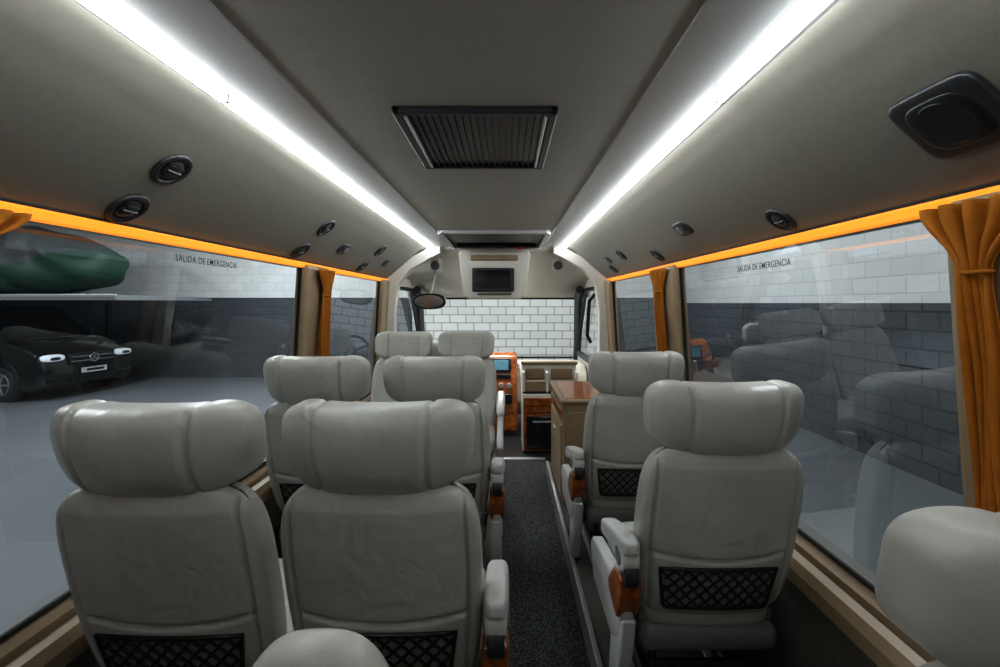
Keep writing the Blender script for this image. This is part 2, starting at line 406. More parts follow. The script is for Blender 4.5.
def U(z): return 0.975+(1.55-z)*0.065
PROF = [(0.618, 1.848), (0.66, 1.828), (0.72, 1.786), (0.79, 1.724), (0.85, 1.670), (0.91, 1.618), (0.965, 1.575)]
def pz(u):
    for (a, b) in zip(PROF, PROF[1:]):
        if a[0] <= u <= b[0]:
            t = (u-a[0])/(b[0]-a[0]); return a[1]+(b[1]-a[1])*t
    return PROF[-1][1]
ce = empty("ceiling")
sweep("roof_skin", [(CX-1.0, 1.60), (CX-0.9, 1.78), (CX-0.7, 1.93), (CX, 1.97), (CX+0.7, 1.93), (CX+0.9, 1.78), (CX+1.0, 1.60)], YB, YC+0.3, CREAM, ce, thick=0.01)
sweep("center_headliner", [(CX-0.42, 1.875), (CX-0.408, 1.862), (CX+0.408, 1.862), (CX+0.42, 1.875)], YB, YC, CEIL, ce, thick=0.006)
for s, nm in ((-1, "left"), (1, "right")):
    X = lambda u: CX+s*u
    sweep("light_profile_"+nm, [(X(0.405), 1.866), (X(0.412), 1.856), (X(0.48), 1.853), (X(0.548), 1.850), (X(0.550), 1.853)], YB, YC, SATIN, ce)
    sweep("light_channel_"+nm, [(X(0.550), 1.853), (X(0.618), 1.848)], YB, YC, FLANGE, ce)
    pr = [(X(0.584+0.0080), 1.853), (X(0.584+0.0080), 1.838)]+[(X(0.584+0.0080*math.cos(a)), 1.837-0.007*math.sin(a)) for a in [math.pi*k/8 for k in range(9)]]+[(X(0.584-0.0080), 1.838), (X(0.584-0.0080), 1.853)]
    n_seg = 5
    for k in range(n_seg):
        L = (YC-YB)/n_seg
        sweep("led_strip_"+nm, pr, YB+k*L+0.005, YB+(k+1)*L-0.005, LED, ce, closed=True)
    for k in range(1, n_seg):
        L = (YC-YB)/n_seg
        rbox("led_joint_"+nm, (X(0.584), YB+k*L, 1.842), (0.020, 0.012, 0.024), SHELL, ce, 0.003)
    pp = []
    for i in range(25):
        u = 0.618+(0.965-0.618)*i/24; pp.append((X(u), pz(u)))
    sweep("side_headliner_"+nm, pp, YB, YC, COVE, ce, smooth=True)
    sweep("valance_trim_"+nm, [(X(0.966), 1.578), (X(0.958), 1.574), (X(0.960), 1.566)], YB, YC, DGREY, ce)
    sweep("amber_valance_"+nm, [(X(0.962), 1.574), (X(0.954), 1.564), (X(0.960), 1.546), (X(0.975), 1.542), (X(0.975), 1.574)], YB, YC, AMBER, ce, closed=True)

def wall(side):
    s = -1 if side == "left" else 1
    w = empty("wall_"+side); X = lambda u: CX+s*u
    sweep("lower_panel", [(X(0.95), 0.0), (X(0.955), 0.30), (X(0.968), 0.52), (X(1.05), 0.52), (X(1.05), 0.0)], YB, YC, WALLC, w, closed=True)
    sweep("sill_rail", [(X(0.945), 0.515), (X(0.940), 0.56), (X(0.955), 0.585), (X(0.985), 0.588), (X(0.985), 0.515)], YB, YC, TAN, w, closed=True)
    sweep("sill_groove", [(X(0.985), 0.52), (X(0.985), 0.575), (X(1.00), 0.575), (X(1.00), 0.52)], YB, YC, RUB, w, closed=True)
    sweep("sill_ledge", [(X(1.00), 0.52), (X(1.00), 0.600), (X(1.03), 0.615), (X(1.06), 0.615), (X(1.06), 0.52)], YB, YC, TAN, w, closed=True)
    sweep("header", [(X(0.975), 1.60), (X(0.975), 1.555), (X(1.03), 1.545), (X(1.03), 1.60)], YB, YC, CREAM, w, closed=True)
    if s < 0: pil = [(YB, 0.55), (2.42, 2.74), (3.92, 4.14)]; wins = [(0.55, 2.42), (2.74, 3.92)]
    else: pil = [(YB, 0.935), (2.42, 2.80), (3.95, 4.14)]; wins = [(0.935, 2.42), (2.80, 3.95)]
    for (a, b) in pil:
        vs = []
        for y in (a, b):
            for (z) in (0.59, 1.56):
                vs += [(X(U(z)-0.035), y, z), (X(U(z)+0.03), y, z)]
        fs = [(0, 2, 3, 1), (4, 5, 7, 6), (0, 4, 6, 2), (1, 3, 7, 5), (2, 6, 7, 3), (0, 1, 5, 4)]
        o = obj("pillar", mesh_from("pillar", vs, fs, TAN), w)
        md = o.modifiers.new("b", 'BEVEL'); md.width = 0.02; md.segments = 3
    for i, (a, b) in enumerate(wins):
        g = empty("window_%d" % (i+1+(2 if s > 0 else 0)))
        def P(y, z, o=0.0): return (X(U(z)+o), y, z)
        me = mesh_from("glass_pane", [P(a, 0.60), P(b, 0.60), P(b, 1.560), P(a, 1.560)], [(0, 1, 2, 3)], GLASS)
        obj("glass_pane", me, g)
        loop = [P(a, 0.622, -0.004), P(b, 0.622, -0.004), P(b, 1.548, 0.004), P(a, 1.548, 0.004)]
        obj("rubber_seal", tube_me("rubber_seal", [loop], 0.010, RUB, closed=True), g)
    return w
wall("left"); wall("right")

rw = empty("wall_rear")
for s in (-1, 1):
    rbox("rear_post", (CX+s*0.96, YB, 1.0), (0.18, 0.10, 1.9), CREAM, rw, 0.02)
rbox("rear_header", (CX, YB, 1.86), (1.8, 0.10, 0.2), CREAM, rw, 0.02)

# ------------------------------------------------------------------ ceiling fittings
def orient(o, u, y, s, off=0.0):
    z = pz(u); du = 0.03
    tz = (pz(min(u+du, .964))-pz(max(u-du, .626)))/(min(u+du, .964)-max(u-du, .626))
    nrm = Vector((s*tz, 0, -1)).normalized()
    o.location = Vector((CX+s*u, y, z))+nrm*off
    xa = Vector((0, 1, 0)); ya = nrm.cross(xa)
    o.rotation_euler = Matrix((xa, ya, nrm)).transposed().to_euler()
def vent(s, u, y, sc=1.0):
    e = empty("air_vent"); orient(e, u, y, s); e.scale = (sc, sc, sc)
    obj("ring", torus_me("ring", (0, 0, 0.002), 0.046, 0.008, 'z', DGREY), e)
    obj("dish", cyl_me("dish", (0, 0, 0.0), 0.044, 0.006, 'z', BLACK), e)
    obj("ball", pillow_me("ball", (0, 0, 0.003), (0.030, 0.030, 0.010), 2.0, DGREY, None, 10), e)
    for k in (-1, 0, 1):
        rbox("slat", (0, k*0.014, 0.011-abs(k)*0.003), (0.046, 0.003, 0.008), STEEL if k == 0 else BLACK, e, 0.001)
def readlamp(s, u, y):
    e = empty("reading_lamp"); orient(e, u, y, s)
    obj("housing", pillow_me("housing", (0, 0, 0.0), (0.070, 0.038, 0.010), 3.5, DGREY, None, 12), e)
    obj("lens", cyl_me("lens", (0.018, 0, 0.009), 0.020, 0.006, 'z', STEEL, 24, 0.002), e)
    rbox("switch", (-0.03, 0, 0.010), (0.016, 0.02, 0.006), BLACK, e, 0.002)
for (u, y) in ((0.802, 1.24), (0.919, 1.24), (0.79, 2.27), (0.915, 2.27), (0.79, 3.25), (0.915, 3.25)):
    vent(-1, u, y)
for y in (1.95+0.75, 3.65): readlamp(-1, 0.85, y)
for (u, y) in ((0.915, 1.43), (0.905, 2.56), (0.84, 3.1), (0.905, 3.6)):
    vent(1, u, y, 0.9)
for y in (2.02, 3.5): readlamp(1, 0.84, y)
sp = empty("ceiling_speaker"); orient(sp, 0.842, 0.80, 1)
obj("housing", pillow_me("housing", (0, 0, 0.0), (0.082, 0.072, 0.014), 6, DGREY, None, 20), sp)
obj("cone_grille", pillow_me("cone_grille", (0, 0, 0.010), (0.060, 0.054, 0.009), 3.5, BLACK, None, 16), sp)
obj("ring", torus_me("ring", (0, 0, 0.016), 0.044, 0.0025, 'z', DGREY), sp)

ac = empty("air_conditioning_grille", (0, 0, 0))
x0, x1, y0, y1 = -0.292, 0.134, 1.19, 1.70
zc = 1.852
rbox("recess", ((x0+x1)/2, (y0+y1)/2, 1.858), (x1-x0-0.02, y1-y0-0.02, 0.006), BLACK, ac, 0)
for nm, c, s in (("frame_near", ((x0+x1)/2, y0+0.012, zc), (x1-x0, 0.024, 0.02)), ("frame_far", ((x0+x1)/2, y1-0.012, zc), (x1-x0, 0.024, 0.02)),
                 ("frame_l", (x0+0.012, (y0+y1)/2, zc), (0.024, y1-y0, 0.02)), ("frame_r", (x1-0.012, (y0+y1)/2, zc), (0.024, y1-y0, 0.02))):
    rbox(nm, c, s, DGREY, ac, 0.006)
n = 19
for i in range(n):
    x = x0+0.036+(x1-x0-0.072)*i/(n-1)
    rbox("louvre", (x, (y0+y1)/2, 1.852), (0.005, y1-y0-0.05, 0.011), DGREY, ac, 0.002)
for xx in (x0+0.03, x1-0.03):
    rbox("side_bar", (xx, (y0+y1)/2, 1.848), (0.008, y1-y0-0.05, 0.014), ALU, ac, 0.002)

rh = empty("roof_hatch")
hx0, hx1, hy0, hy1 = -0.45, 0.29, 3.22, 4.02
rbox("hatch_recess", ((hx0+hx1)/2, (hy0+hy1)/2, 1.858), (hx1-hx0, hy1-hy0, 0.006), BLACK, rh, 0)
rbox("hatch_frame_near", ((hx0+hx1)/2, hy0, 1.848), (hx1-hx0, 0.035, 0.03), ALU, rh, 0.008)
rbox("hatch_frame_far", ((hx0+hx1)/2, hy1, 1.838), (hx1-hx0, 0.05, 0.05), ALU, rh, 0.008)
for xx in (hx0, hx1): rbox("hatch_frame_side", (xx, (hy0+hy1)/2, 1.845), (0.035, hy1-hy0, 0.035), ALU, rh, 0.008)
rbox("hatch_blind_box", ((hx0+hx1)/2, hy1-0.07, 1.838), (hx1-hx0-0.08, 0.07, 0.035), DGREY, rh, 0.01)
rbox("hatch_panel", ((hx0+hx1)/2, hy0+0.33, 1.850), (hx1-hx0-0.16, 0.45, 0.012), DGREY, rh, 0.005)
obj("hatch_knob", cyl_me("hatch_knob", ((hx0+hx1)/2+0.2, hy1-0.10, 1.815), 0.018, 0.02, 'z', RED), rh)

# ------------------------------------------------------------------ cab
cabc = empty("ceiling_cab")
sweep_pts = [(YC, 1.862), (4.45, 1.80), (4.85, 1.64), (5.15, 1.47), (5.20, 1.42)]
vs = []; fs = []
for (y, z) in sweep_pts: vs += [(CX-1.0, y, z), (CX+1.0, y, z)]
for i in range(len(sweep_pts)-1): fs.append((2*i, 2*i+1, 2*i+3, 2*i+2))
o = obj("cab_headliner", mesh_from("cab_headliner", vs, fs, CREAM, True), cabc)
md = o.modifiers.new("s", 'SOLIDIFY'); md.thickness = 0.02; md.offset = 1
for s in (-1, 1):
    cab = empty("wall_cab_"+("left" if s < 0 else "right"))
    prism = [(CX+s*0.985, 0.0), (CX+s*0.985, 1.60), (CX+s*0.80, 1.74), (CX+s*0.56, 1.86), (CX+s*0.50, 1.86), (CX+s*0.50, 1.80), (CX+s*0.76, 1.66), (CX+s*0.87, 1.52), (CX+s*0.90, 1.30), (CX+s*0.90, 0.0)]
    sweep("bulkhead_frame", prism, YC, YC+0.10, CREAM, cab, closed=True)
    obj("a_pillar", tube_me("a_pillar", [[(CX+s*0.97, 5.92, 0.66), (CX+s*0.93, 5.5, 1.08), (CX+s*0.88, 5.2, 1.40), (CX+s*0.86, 4.95, 1.50)]], 0.045, DGREY), cab)
    rbox("cab_door_panel", (CX+s*1.0, 4.98, 0.38), (0.07, 1.7, 0.76), CREAM, cab, 0.02)
    rbox("cab_door_sill", (CX+s*0.985, 4.98, 0.74), (0.08, 1.7, 0.05), DGREY, cab, 0.015)
    rbox("cab_door_top", (CX+s*0.96, 4.75, 1.56), (0.06, 1.2, 0.10), CREAM, cab, 0.02)
    obj("door_window_frame", tube_me("door_window_frame", [[(CX+s*0.965, 4.30, 0.76), (CX+s*0.93, 4.30, 1.50), (CX+s*0.92, 4.95, 1.50), (CX+s*0.96, 5.75, 0.78)]], 0.022, BLACK, closed=True), cab)
    if s > 0:
        obj("grab_handle", tube_me("grab_handle", [[(CX+0.90, 4.35, 1.44), (CX+0.86, 4.40, 1.38), (CX+0.86, 4.52, 1.05), (CX+0.90, 4.56, 0.98)]], 0.018, BLACK), cab)
    g = empty("window_%d" % (5 if s < 0 else 6))
    obj("glass_pane", mesh_from("glass_pane", [(CX+s*1.0, 4.25, 0.75), (CX+s*1.0, 5.85, 0.75), (CX+s*0.955, 5.1, 1.52), (CX+s*0.955, 4.25, 1.52)], [(0, 1, 2, 3)], GLASSC), g)
ws = empty("windshield")
obj("glass_pane", mesh_from("glass_pane", [(CX-0.97, 5.95, 0.66), (CX+0.97, 5.95, 0.66), (CX+0.86, 5.22, 1.42), (CX-0.86, 5.22, 1.42)], [(0, 1, 2, 3)], GLASSC), ws)
obj("black_border", tube_me("black_border", [[(CX-0.95, 5.97, 0.67), (CX+0.95, 5.97, 0.67), (CX+0.85, 5.22, 1.415), (CX-0.85, 5.22, 1.415)]], 0.018, BLACK, closed=True), ws)
cl = empty("cab_fill_light", (CX, 4.72, 1.665))  # added fill light with a glowing lens, brightens the cream cab header
rbox("fill_lens", (0, 0, 0), (0.24, 0.10, 0.03), TUBE, cl, 0.01)
li = bpy.data.lights.new("fill_area", 'AREA'); li.shape = 'RECTANGLE'; li.size = 0.22; li.size_y = 0.09; li.energy = 16; li.color = (1, 0.98, 0.94)
lo = bpy.data.objects.new("fill_area", li); COL.objects.link(lo); lo.parent = cl; lo.location = (0, 0, -0.03)

db = empty("dashboard")
prism_x("dash_body", [(5.0, 0.30), (5.02, 0.60), (5.12, 0.70), (5.45, 0.70), (5.88, 0.64), (5.90, 0.1), (5.3, 0.1)], CX-0.95, CX+0.95, CREAM, 0.03, db)
prism_x("dash_binnacle", [(4.95, 0.62), (4.98, 0.76), (5.12, 0.80), (5.3, 0.72), (5.1, 0.60)], CX-0.68, CX-0.22, DGREY, 0.03, db)
cc = [(4.78, 0.05), (4.86, 0.52), (4.94, 0.80), (5.0, 0.84), (5.15, 0.80), (5.15, 0.05)]
prism_x("center_console", cc, -0.24, 0.12, WOOD, 0.02, db)
rbox("console_screen_bezel", (-0.05, 4.90, 0.71), (0.20, 0.03, 0.15), DGREY, db, 0.008)
rbox("console_screen", (-0.05, 4.882, 0.715), (0.15, 0.01, 0.10), SCREENON, db, 0.002)
rbox("console_button_row", (-0.05, 4.87, 0.60), (0.20, 0.02, 0.04), BLACK, db, 0.004)
for i in range(3):
    obj("console_knob", cyl_me("console_knob", (-0.13+i*0.08, 4.84, 0.51), 0.026, 0.04, 'y', ALU, 20, 0.004), db)
rbox("console_tray", (-0.05, 4.82, 0.38), (0.22, 0.05, 0.10), BLACK, db, 0.01)
rbox("dash_vent", (0.08, 5.0, 0.67), (0.10, 0.04, 0.07), BLACK, db, 0.01)
rbox("gear_shift_mount", (-0.20, 4.80, 0.60), (0.12, 0.10, 0.10), WOOD, db, 0.03)
obj("gear_stick", tube_me("gear_stick", [[(-0.20, 4.78, 0.62), (-0.20, 4.70, 0.74)]], 0.014, BLACK), db)
sw = empty("steering_wheel", (-0.60, 4.84, 0.80)); sw.rotation_euler = (math.radians(-35), 0, 0)
obj("rim", torus_me("rim", (0, 0, 0), 0.18, 0.016, 'y', BLACK, 40), sw)
obj("hub", cyl_me("hub", (0, 0.02, 0), 0.06, 0.06, 'y', DGREY, 24, 0.01), sw)
for a in (0, 120, 240):
    ar = math.radians(a+90+60)
    obj("spoke", tube_me("spoke", [[(0, 0.01, 0), (0.17*math.cos(ar), 0, 0.17*math.sin(ar))]], 0.013, DGREY), sw)

kb = empty("minibar_cabinet")
bx0, bx1, by = 0.15, 0.66, 4.26
rbox("carcass", ((bx0+bx1)/2, by+0.19, 0.27), (bx1-bx0, 0.36, 0.52), CREAM, kb, 0.01)
rbox("upper_bin", ((bx0+bx1)/2, by+0.25, 0.66), (bx1-bx0, 0.24, 0.28), CREAM, kb, 0.02)
rbox("bin_lip", ((bx0+bx1)/2, by+0.04, 0.60), (bx1-bx0, 0.03, 0.10), TAN, kb, 0.012)
rbox("bin_floor", ((bx0+bx1)/2, by+0.08, 0.545), (bx1-bx0, 0.12, 0.02), DGREY, kb, 0.004)
for xx in (bx0+0.012, (bx0+bx1)/2-0.03, bx1-0.012): rbox("bin_divider", (xx, by+0.10, 0.63), (0.024, 0.16, 0.20), CREAM, kb, 0.008)
rbox("bin_top_edge", ((bx0+bx1)/2, by+0.16, 0.80), (bx1-bx0+0.02, 0.10, 0.03), TAN, kb, 0.012)
rbox("bin_recess_l", (bx0+0.12, by+0.125, 0.70), (0.17, 0.02, 0.10), TAN, kb, 0.01)
rbox("bin_recess_r", (bx1-0.14, by+0.125, 0.70), (0.20, 0.02, 0.10), TAN, kb, 0.01)
rbox("wood_drawer", (bx0+0.19, by, 0.43), (0.36, 0.03, 0.14), WOOD, kb, 0.006)
rbox("drawer_line", (bx0+0.19, by-0.017, 0.43), (0.36, 0.003, 0.006), BLACK, kb, 0)
rbox("fridge_frame", (bx0+0.19, by, 0.19), (0.36, 0.03, 0.33), WOOD, kb, 0.006)
rbox("fridge_door", (bx0+0.19, by-0.016, 0.19), (0.31, 0.02, 0.29), SCREEN, kb, 0.006)
rbox("fridge_handle", (bx0+0.19, by-0.032, 0.29), (0.20, 0.012, 0.014), ALU, kb, 0.003)
rbox("tan_end_panel", (bx1-0.06, by, 0.27), (0.12, 0.03, 0.50), TAN, kb, 0.006)

tb = empty("side_cabinet")
tx0, tx1, ty0, ty1 = 0.345, 0.83, 2.92, 3.62
rbox("body", ((tx0+tx1)/2, (ty0+ty1)/2, 0.42), (tx1-tx0-0.02, ty1-ty0-0.02, 0.63), TAN, tb, 0.012)
rbox("wood_top", ((tx0+tx1)/2, (ty0+ty1)/2, 0.745), (tx1-tx0+0.02, ty1-ty0+0.02, 0.025), TAN, tb, 0.010)
rbox("wood_top_inlay", ((tx0+tx1)/2, (ty0+ty1)/2, 0.7585), (tx1-tx0-0.05, ty1-ty0-0.05, 0.006), WOOD, tb, 0.002)
rbox("wood_band", (tx0+0.006, (ty0+ty1)/2, 0.66), (0.016, ty1-ty0-0.06, 0.05), WOOD, tb, 0.004)
rbox("side_door", (tx0+0.006, (ty0+ty1)/2, 0.36), (0.016, ty1-ty0-0.08, 0.46), TAN, tb, 0.006)
rbox("door_handle", (tx0-0.008, (ty0+ty1)/2, 0.50), (0.012, 0.12, 0.014), ALU, tb, 0.004)
rbox("rear_panel", ((tx0+tx1)/2, ty0+0.006, 0.42), (tx1-tx0-0.08, 0.016, 0.52), TAN, tb, 0.006)

mo = empty("overhead_monitor")
mx0, mx1 = -0.405, 0.20
bm = bmesh.new()
front = [(mx0-0.02, 1.80), (mx0+0.03, 1.86), (mx1-0.03, 1.86), (mx1+0.02, 1.80), (mx1-0.03, 1.43), (mx1-0.07, 1.395), (mx0+0.07, 1.395), (mx0+0.03, 1.43)]
a = [bm.verts.new((p[0], 4.16, p[1])) for p in front]; b = [bm.verts.new((p[0], 4.42, p[1])) for p in front]
bm.faces.new(a); bm.faces.new(b[::-1]); nf = len(front)
for i in range(nf): bm.faces.new((a[i], b[i], b[(i+1) % nf], a[(i+1) % nf]))
bmesh.ops.recalc_face_normals(bm, faces=bm.faces); bmesh.ops.bevel(bm, geom=list(bm.edges), offset=0.02, segments=3, profile=0.5, affect='EDGES')
me = bpy.data.meshes.new("console_shell"); bm.to_mesh(me); bm.free(); me.materials.append(CREAM)
for p in me.polygons: p.use_smooth = True
o = obj("console_shell", me, mo); o.modifiers.new("wn", 'WEIGHTED_NORMAL')
mcx = (mx0+mx1)/2
rbox("monitor_bezel", (mcx-0.01, 4.15, 1.565), (0.37, 0.03, 0.21), DGREY, mo, 0.012)
rbox("monitor_screen", (mcx-0.01, 4.134, 1.57), (0.30, 0.008, 0.16), SCREEN, mo, 0.003)
rbox("console_slot", (mcx, 4.15, 1.44), (0.30, 0.02, 0.012), DGREY, mo, 0.003)
rbox("console_top_tray", (mcx, 4.15, 1.76), (0.42, 0.02, 0.05), TAN, mo, 0.01)
for xx in (-0.64, 0.47):
    e = empty("round_speaker", (xx, 4.245, 1.70))
    obj("ring", torus_me("ring", (0, -0.0, 0), 0.035, 0.006, 'y', DGREY), e)
    obj("grille", cyl_me("grille", (0, 0, 0), 0.034, 0.02, 'y', BLACK), e)
    rbox("mount", (0, 0.09, 0.02), (0.09, 0.16, 0.11), CREAM, e, 0.01)
mr = empty("rear_view_mirror", (-0.72, 4.40, 1.375))
obj("mirror_shell", pillow_me("mirror_shell", (0, 0.02, 0), (0.155, 0.035, 0.075), 2.6, BLACK, None, 14), mr)
obj("mirror_face", cyl_me("mirror_face", (0, -0.012, 0), 1.0, 0.01, 'y', CHROME, 40), mr).scale = (0.135, 1, 0.060)
obj("mirror_stem", tube_me("mirror_stem", [[(0, 0.03, 0.03), (0.04, 0.1, 0.25), (0.05, 0.14, 0.38)]], 0.010, SHELL), mr)

# ------------------------------------------------------------------ curtains
def curtain(name, s, u, prof, pleats, amp, ties=()):
    e = empty(name)
    nx = pleats*12; nz = 60; vs = []; fs = []
    zt, zb = prof[0][0], prof[-1][0]
    for j in range(nz+1):
        z = zt+(zb-zt)*j/nz
        for (p, q) in zip(prof, prof[1:]):
            if q[0] <= z <= p[0]+1e-6:
                t = (p[0]-z)/(p[0]-q[0]); t2 = t*t*(3-2*t)
                w = p[1]+(q[1]-p[1])*t2; yc = p[2]+(q[2]-p[2])*t2; break
        for i in range(nx+1):
            r = i/nx
            am = amp*(0.75+0.25*min(1, w/prof[0][1]))*(0.75+0.35*math.sin(5.1*r+7*z))
            ph = 2*math.pi*pleats*r+1.1*math.sin(4*r+3.5*z)
            x = CX+s*(u+(1.5-z)*0.04)+am*math.cos(ph)+0.004*math.sin(9*z+6*r)
            y = yc+w*(r-0.5)+0.20*am*math.sin(2*ph)
            vs.append((x, y, z))
    for j in range(nz):
        for i in range(nx):
            a = j*(nx+1)+i; fs.append((a, a+1, a+nx+2, a+nx+1))
    o = obj("curtain_cloth", mesh_from("curtain_cloth", vs, fs, CURT, True), e)
    md = o.modifiers.new("s", 'SOLIDIFY'); md.thickness = 0.002
    for (z, w, yc) in ties:
        me = torus_me("tie_band", (0, 0, 0), 1, 0.18, 'z', CURT, 24, 8)
        t = obj("tie_band", me, e); t.location = (CX+s*(u+(1.5-z)*0.04), yc, z); t.scale = (amp*1.05, w*0.5, 0.022)
curtain("curtain", 1, 0.925, [(1.545, 0.23, 0.85), (1.42, 0.045, 0.848), (1.20, 0.066, 0.838), (0.90, 0.074, 0.832), (0.82, 0.074, 0.830)], 5, 0.017, [(1.415, 0.05, 0.848)])
curtain("curtain", -1, 0.925, [(1.545, 0.28, 0.84), (1.43, 0.075, 0.80), (1.20, 0.10, 0.79), (0.86, 0.10, 0.79)], 7, 0.016, [(1.425, 0.08, 0.80)])
curtain("curtain", -1, 0.925, [(1.545, 0.22, 2.61), (1.42, 0.10, 2.63), (1.2, 0.12, 2.63), (0.80, 0.13, 2.63)], 5, 0.015, [(1.40, 0.10, 2.63)])
curtain("curtain", 1, 0.925, [(1.545, 0.26, 2.62), (1.43, 0.09, 2.60), (1.2, 0.12, 2.60), (0.80, 0.13, 2.60)], 5, 0.015, [(1.42, 0.09, 2.60)])

# ------------------------------------------------------------------ decals
def decal(s, ystart, z, length):
    cu = bpy.data.curves.new("decal", 'FONT'); cu.body = "SALIDA DE EMERGENCIA"; cu.size = 0.034; cu.extrude = 0.0003; cu.offset = 0.0001
    cu.space_character = 1.1
    o = bpy.data.objects.new("tmp", cu); COL.objects.link(o)
    dg = bpy.context.evaluated_depsgraph_get(); me = bpy.data.meshes.new_from_object(o.evaluated_get(dg)); bpy.data.objects.remove(o)
    me.materials.clear(); me.materials.append(BLACK)
    xs = [v.co.x for v in me.vertices]; k = length/(max(xs)-min(xs))
    t = obj("emergency_exit_decal", me)
    t.scale = (k, k*1.1, k)
    t.location = (CX+s*(U(z)-0.004), ystart, z)
    if s < 0: t.rotation_euler = Matrix(((0, 0, 1), (1, 0, 0), (0, 1, 0))).to_euler()
    else: t.rotation_euler = Matrix(((0, 0, -1), (-1, 0, 0), (0, 1, 0))).to_euler()
decal(-1, 1.50, 1.495, 0.34)
decal(1, 1.82, 1.480, 0.34)

# ------------------------------------------------------------------ garage
gf_m, nt, b = newmat("garage_concrete")
tc = nt.nodes.new("ShaderNodeTexCoord"); n1 = nt.nodes.new("ShaderNodeTexNoise"); n1.inputs["Scale"].default_value = 0.8; n1.inputs["Detail"].default_value = 8
r = nt.nodes.new("ShaderNodeValToRGB"); r.color_ramp.elements[0].color = (0.085, 0.094, 0.102, 1); r.color_ramp.elements[1].color = (0.135, 0.146, 0.156, 1)
nt.links.new(tc.outputs["Object"], n1.inputs["Vector"]); nt.links.new(n1.outputs["Fac"], r.inputs["Fac"]); nt.links.new(r.outputs["Color"], b.inputs["Base Color"]); b.inputs["Roughness"].default_value = 0.5
GCE = mat("garage_ceiling_paint", (0.45, 0.45, 0.45), 0.9, var=0.05, scale=1)
LX, RX, FY, BY, GT = -17, 4.65, 12.4, -7, 4.2
def plane(name, vs, m): return obj(name, mesh_from(name, vs, [(0, 1, 2, 3)], m))
plane("garage_floor", [(LX, BY, GZ), (RX, BY, GZ), (RX, FY, GZ), (LX, FY, GZ)], gf_m)
plane("garage_ceiling", [(LX, BY, GT), (RX, BY, GT), (RX, FY, GT), (LX, FY, GT)], GCE)
BX2 = brick("garage_brick_two_tone_x", 'x', 1.50, mort=0.7, morthi=0.84); BY2 = brick("garage_brick_two_tone_y", 'y', 1.36, mort=0.38, morthi=0.82); BXW = brick("garage_brick_white", 'x', None, high=(0.66, 0.65, 0.62), mort=0.34)
def wallbox(name, c, s, m):
    # mesh carries world coordinates so that the painted band sits at a real height
    me = rbox_me(name, c, s, 0, m); return obj(name, me)
wallbox("wall_garage_front", ((LX+RX)/2, FY+0.1, (GZ+GT)/2), (RX-LX, 0.2, GT-GZ), BX2)
wallbox("wall_garage_bay", (0, FY-0.06, (GZ+GT)/2), (4.9, 0.10, GT-GZ), BXW)
wallbox("wall_garage_right", (RX+0.1, (BY+FY)/2, (GZ+GT)/2), (0.2, FY-BY, GT-GZ), BY2)
wallbox("wall_garage_left", (LX-0.1, (BY+FY)/2, (GZ+GT)/2), (0.2, FY-BY, GT-GZ), BY2)
wallbox("wall_garage_back", ((LX+RX)/2, BY-0.1, (GZ+GT)/2), (RX-LX, 0.2, GT-GZ), BX2)
ub = empty("minibus_chassis")
rbox("underbody", (CX, 2.5, -0.12), (1.9, 6.6, 0.12), DGREY, ub, 0.02)
for x in (CX-0.85, CX+0.85):
    for y in (0.2, 5.0):
        obj("wheel", cyl_me("wheel", (x, y, GZ+0.34), 0.34, 0.22, 'x', TYRE, 32, 0.03), ub)

def tube_light(x, y, ln, axis, power, size=0.6):
    e = empty("unseen_ceiling_tube", (x, y, GT-0.12))
    s = (ln, 0.10, 0.06) if axis == 'x' else (0.10, ln, 0.06)
    rbox("housing", (0, 0, 0.05), (s[0]+0.04, s[1]+0.04, 0.05), PLATE, e, 0.01)
    rbox("diffuser", (0, 0, 0), s, TUBE, e, 0.02)
    li = bpy.data.lights.new("tube_area", 'AREA'); li.shape = 'RECTANGLE'; li.energy = power; li.color = (0.92, 0.97, 1.0)
    li.size = ln if axis == 'x' else size; li.size_y = size if axis == 'x' else ln
    lo = bpy.data.objects.new("tube_area", li); COL.objects.link(lo); lo.parent = e; lo.location = (0, 0, -0.05)
tube_light(-5, 3, 3, 'y', 240); tube_light(-5, 9, 3, 'y', 320); tube_light(-11, 5, 3, 'y', 320)
tube_light(2.9, 3, 3, 'y', 120); tube_light(2.9, 8, 3, 'y', 100); tube_light(0, 9.5, 3, 'x', 120); tube_light(-1, -3, 3, 'x', 35)  # the one behind the bus is an added fill for the seat backs

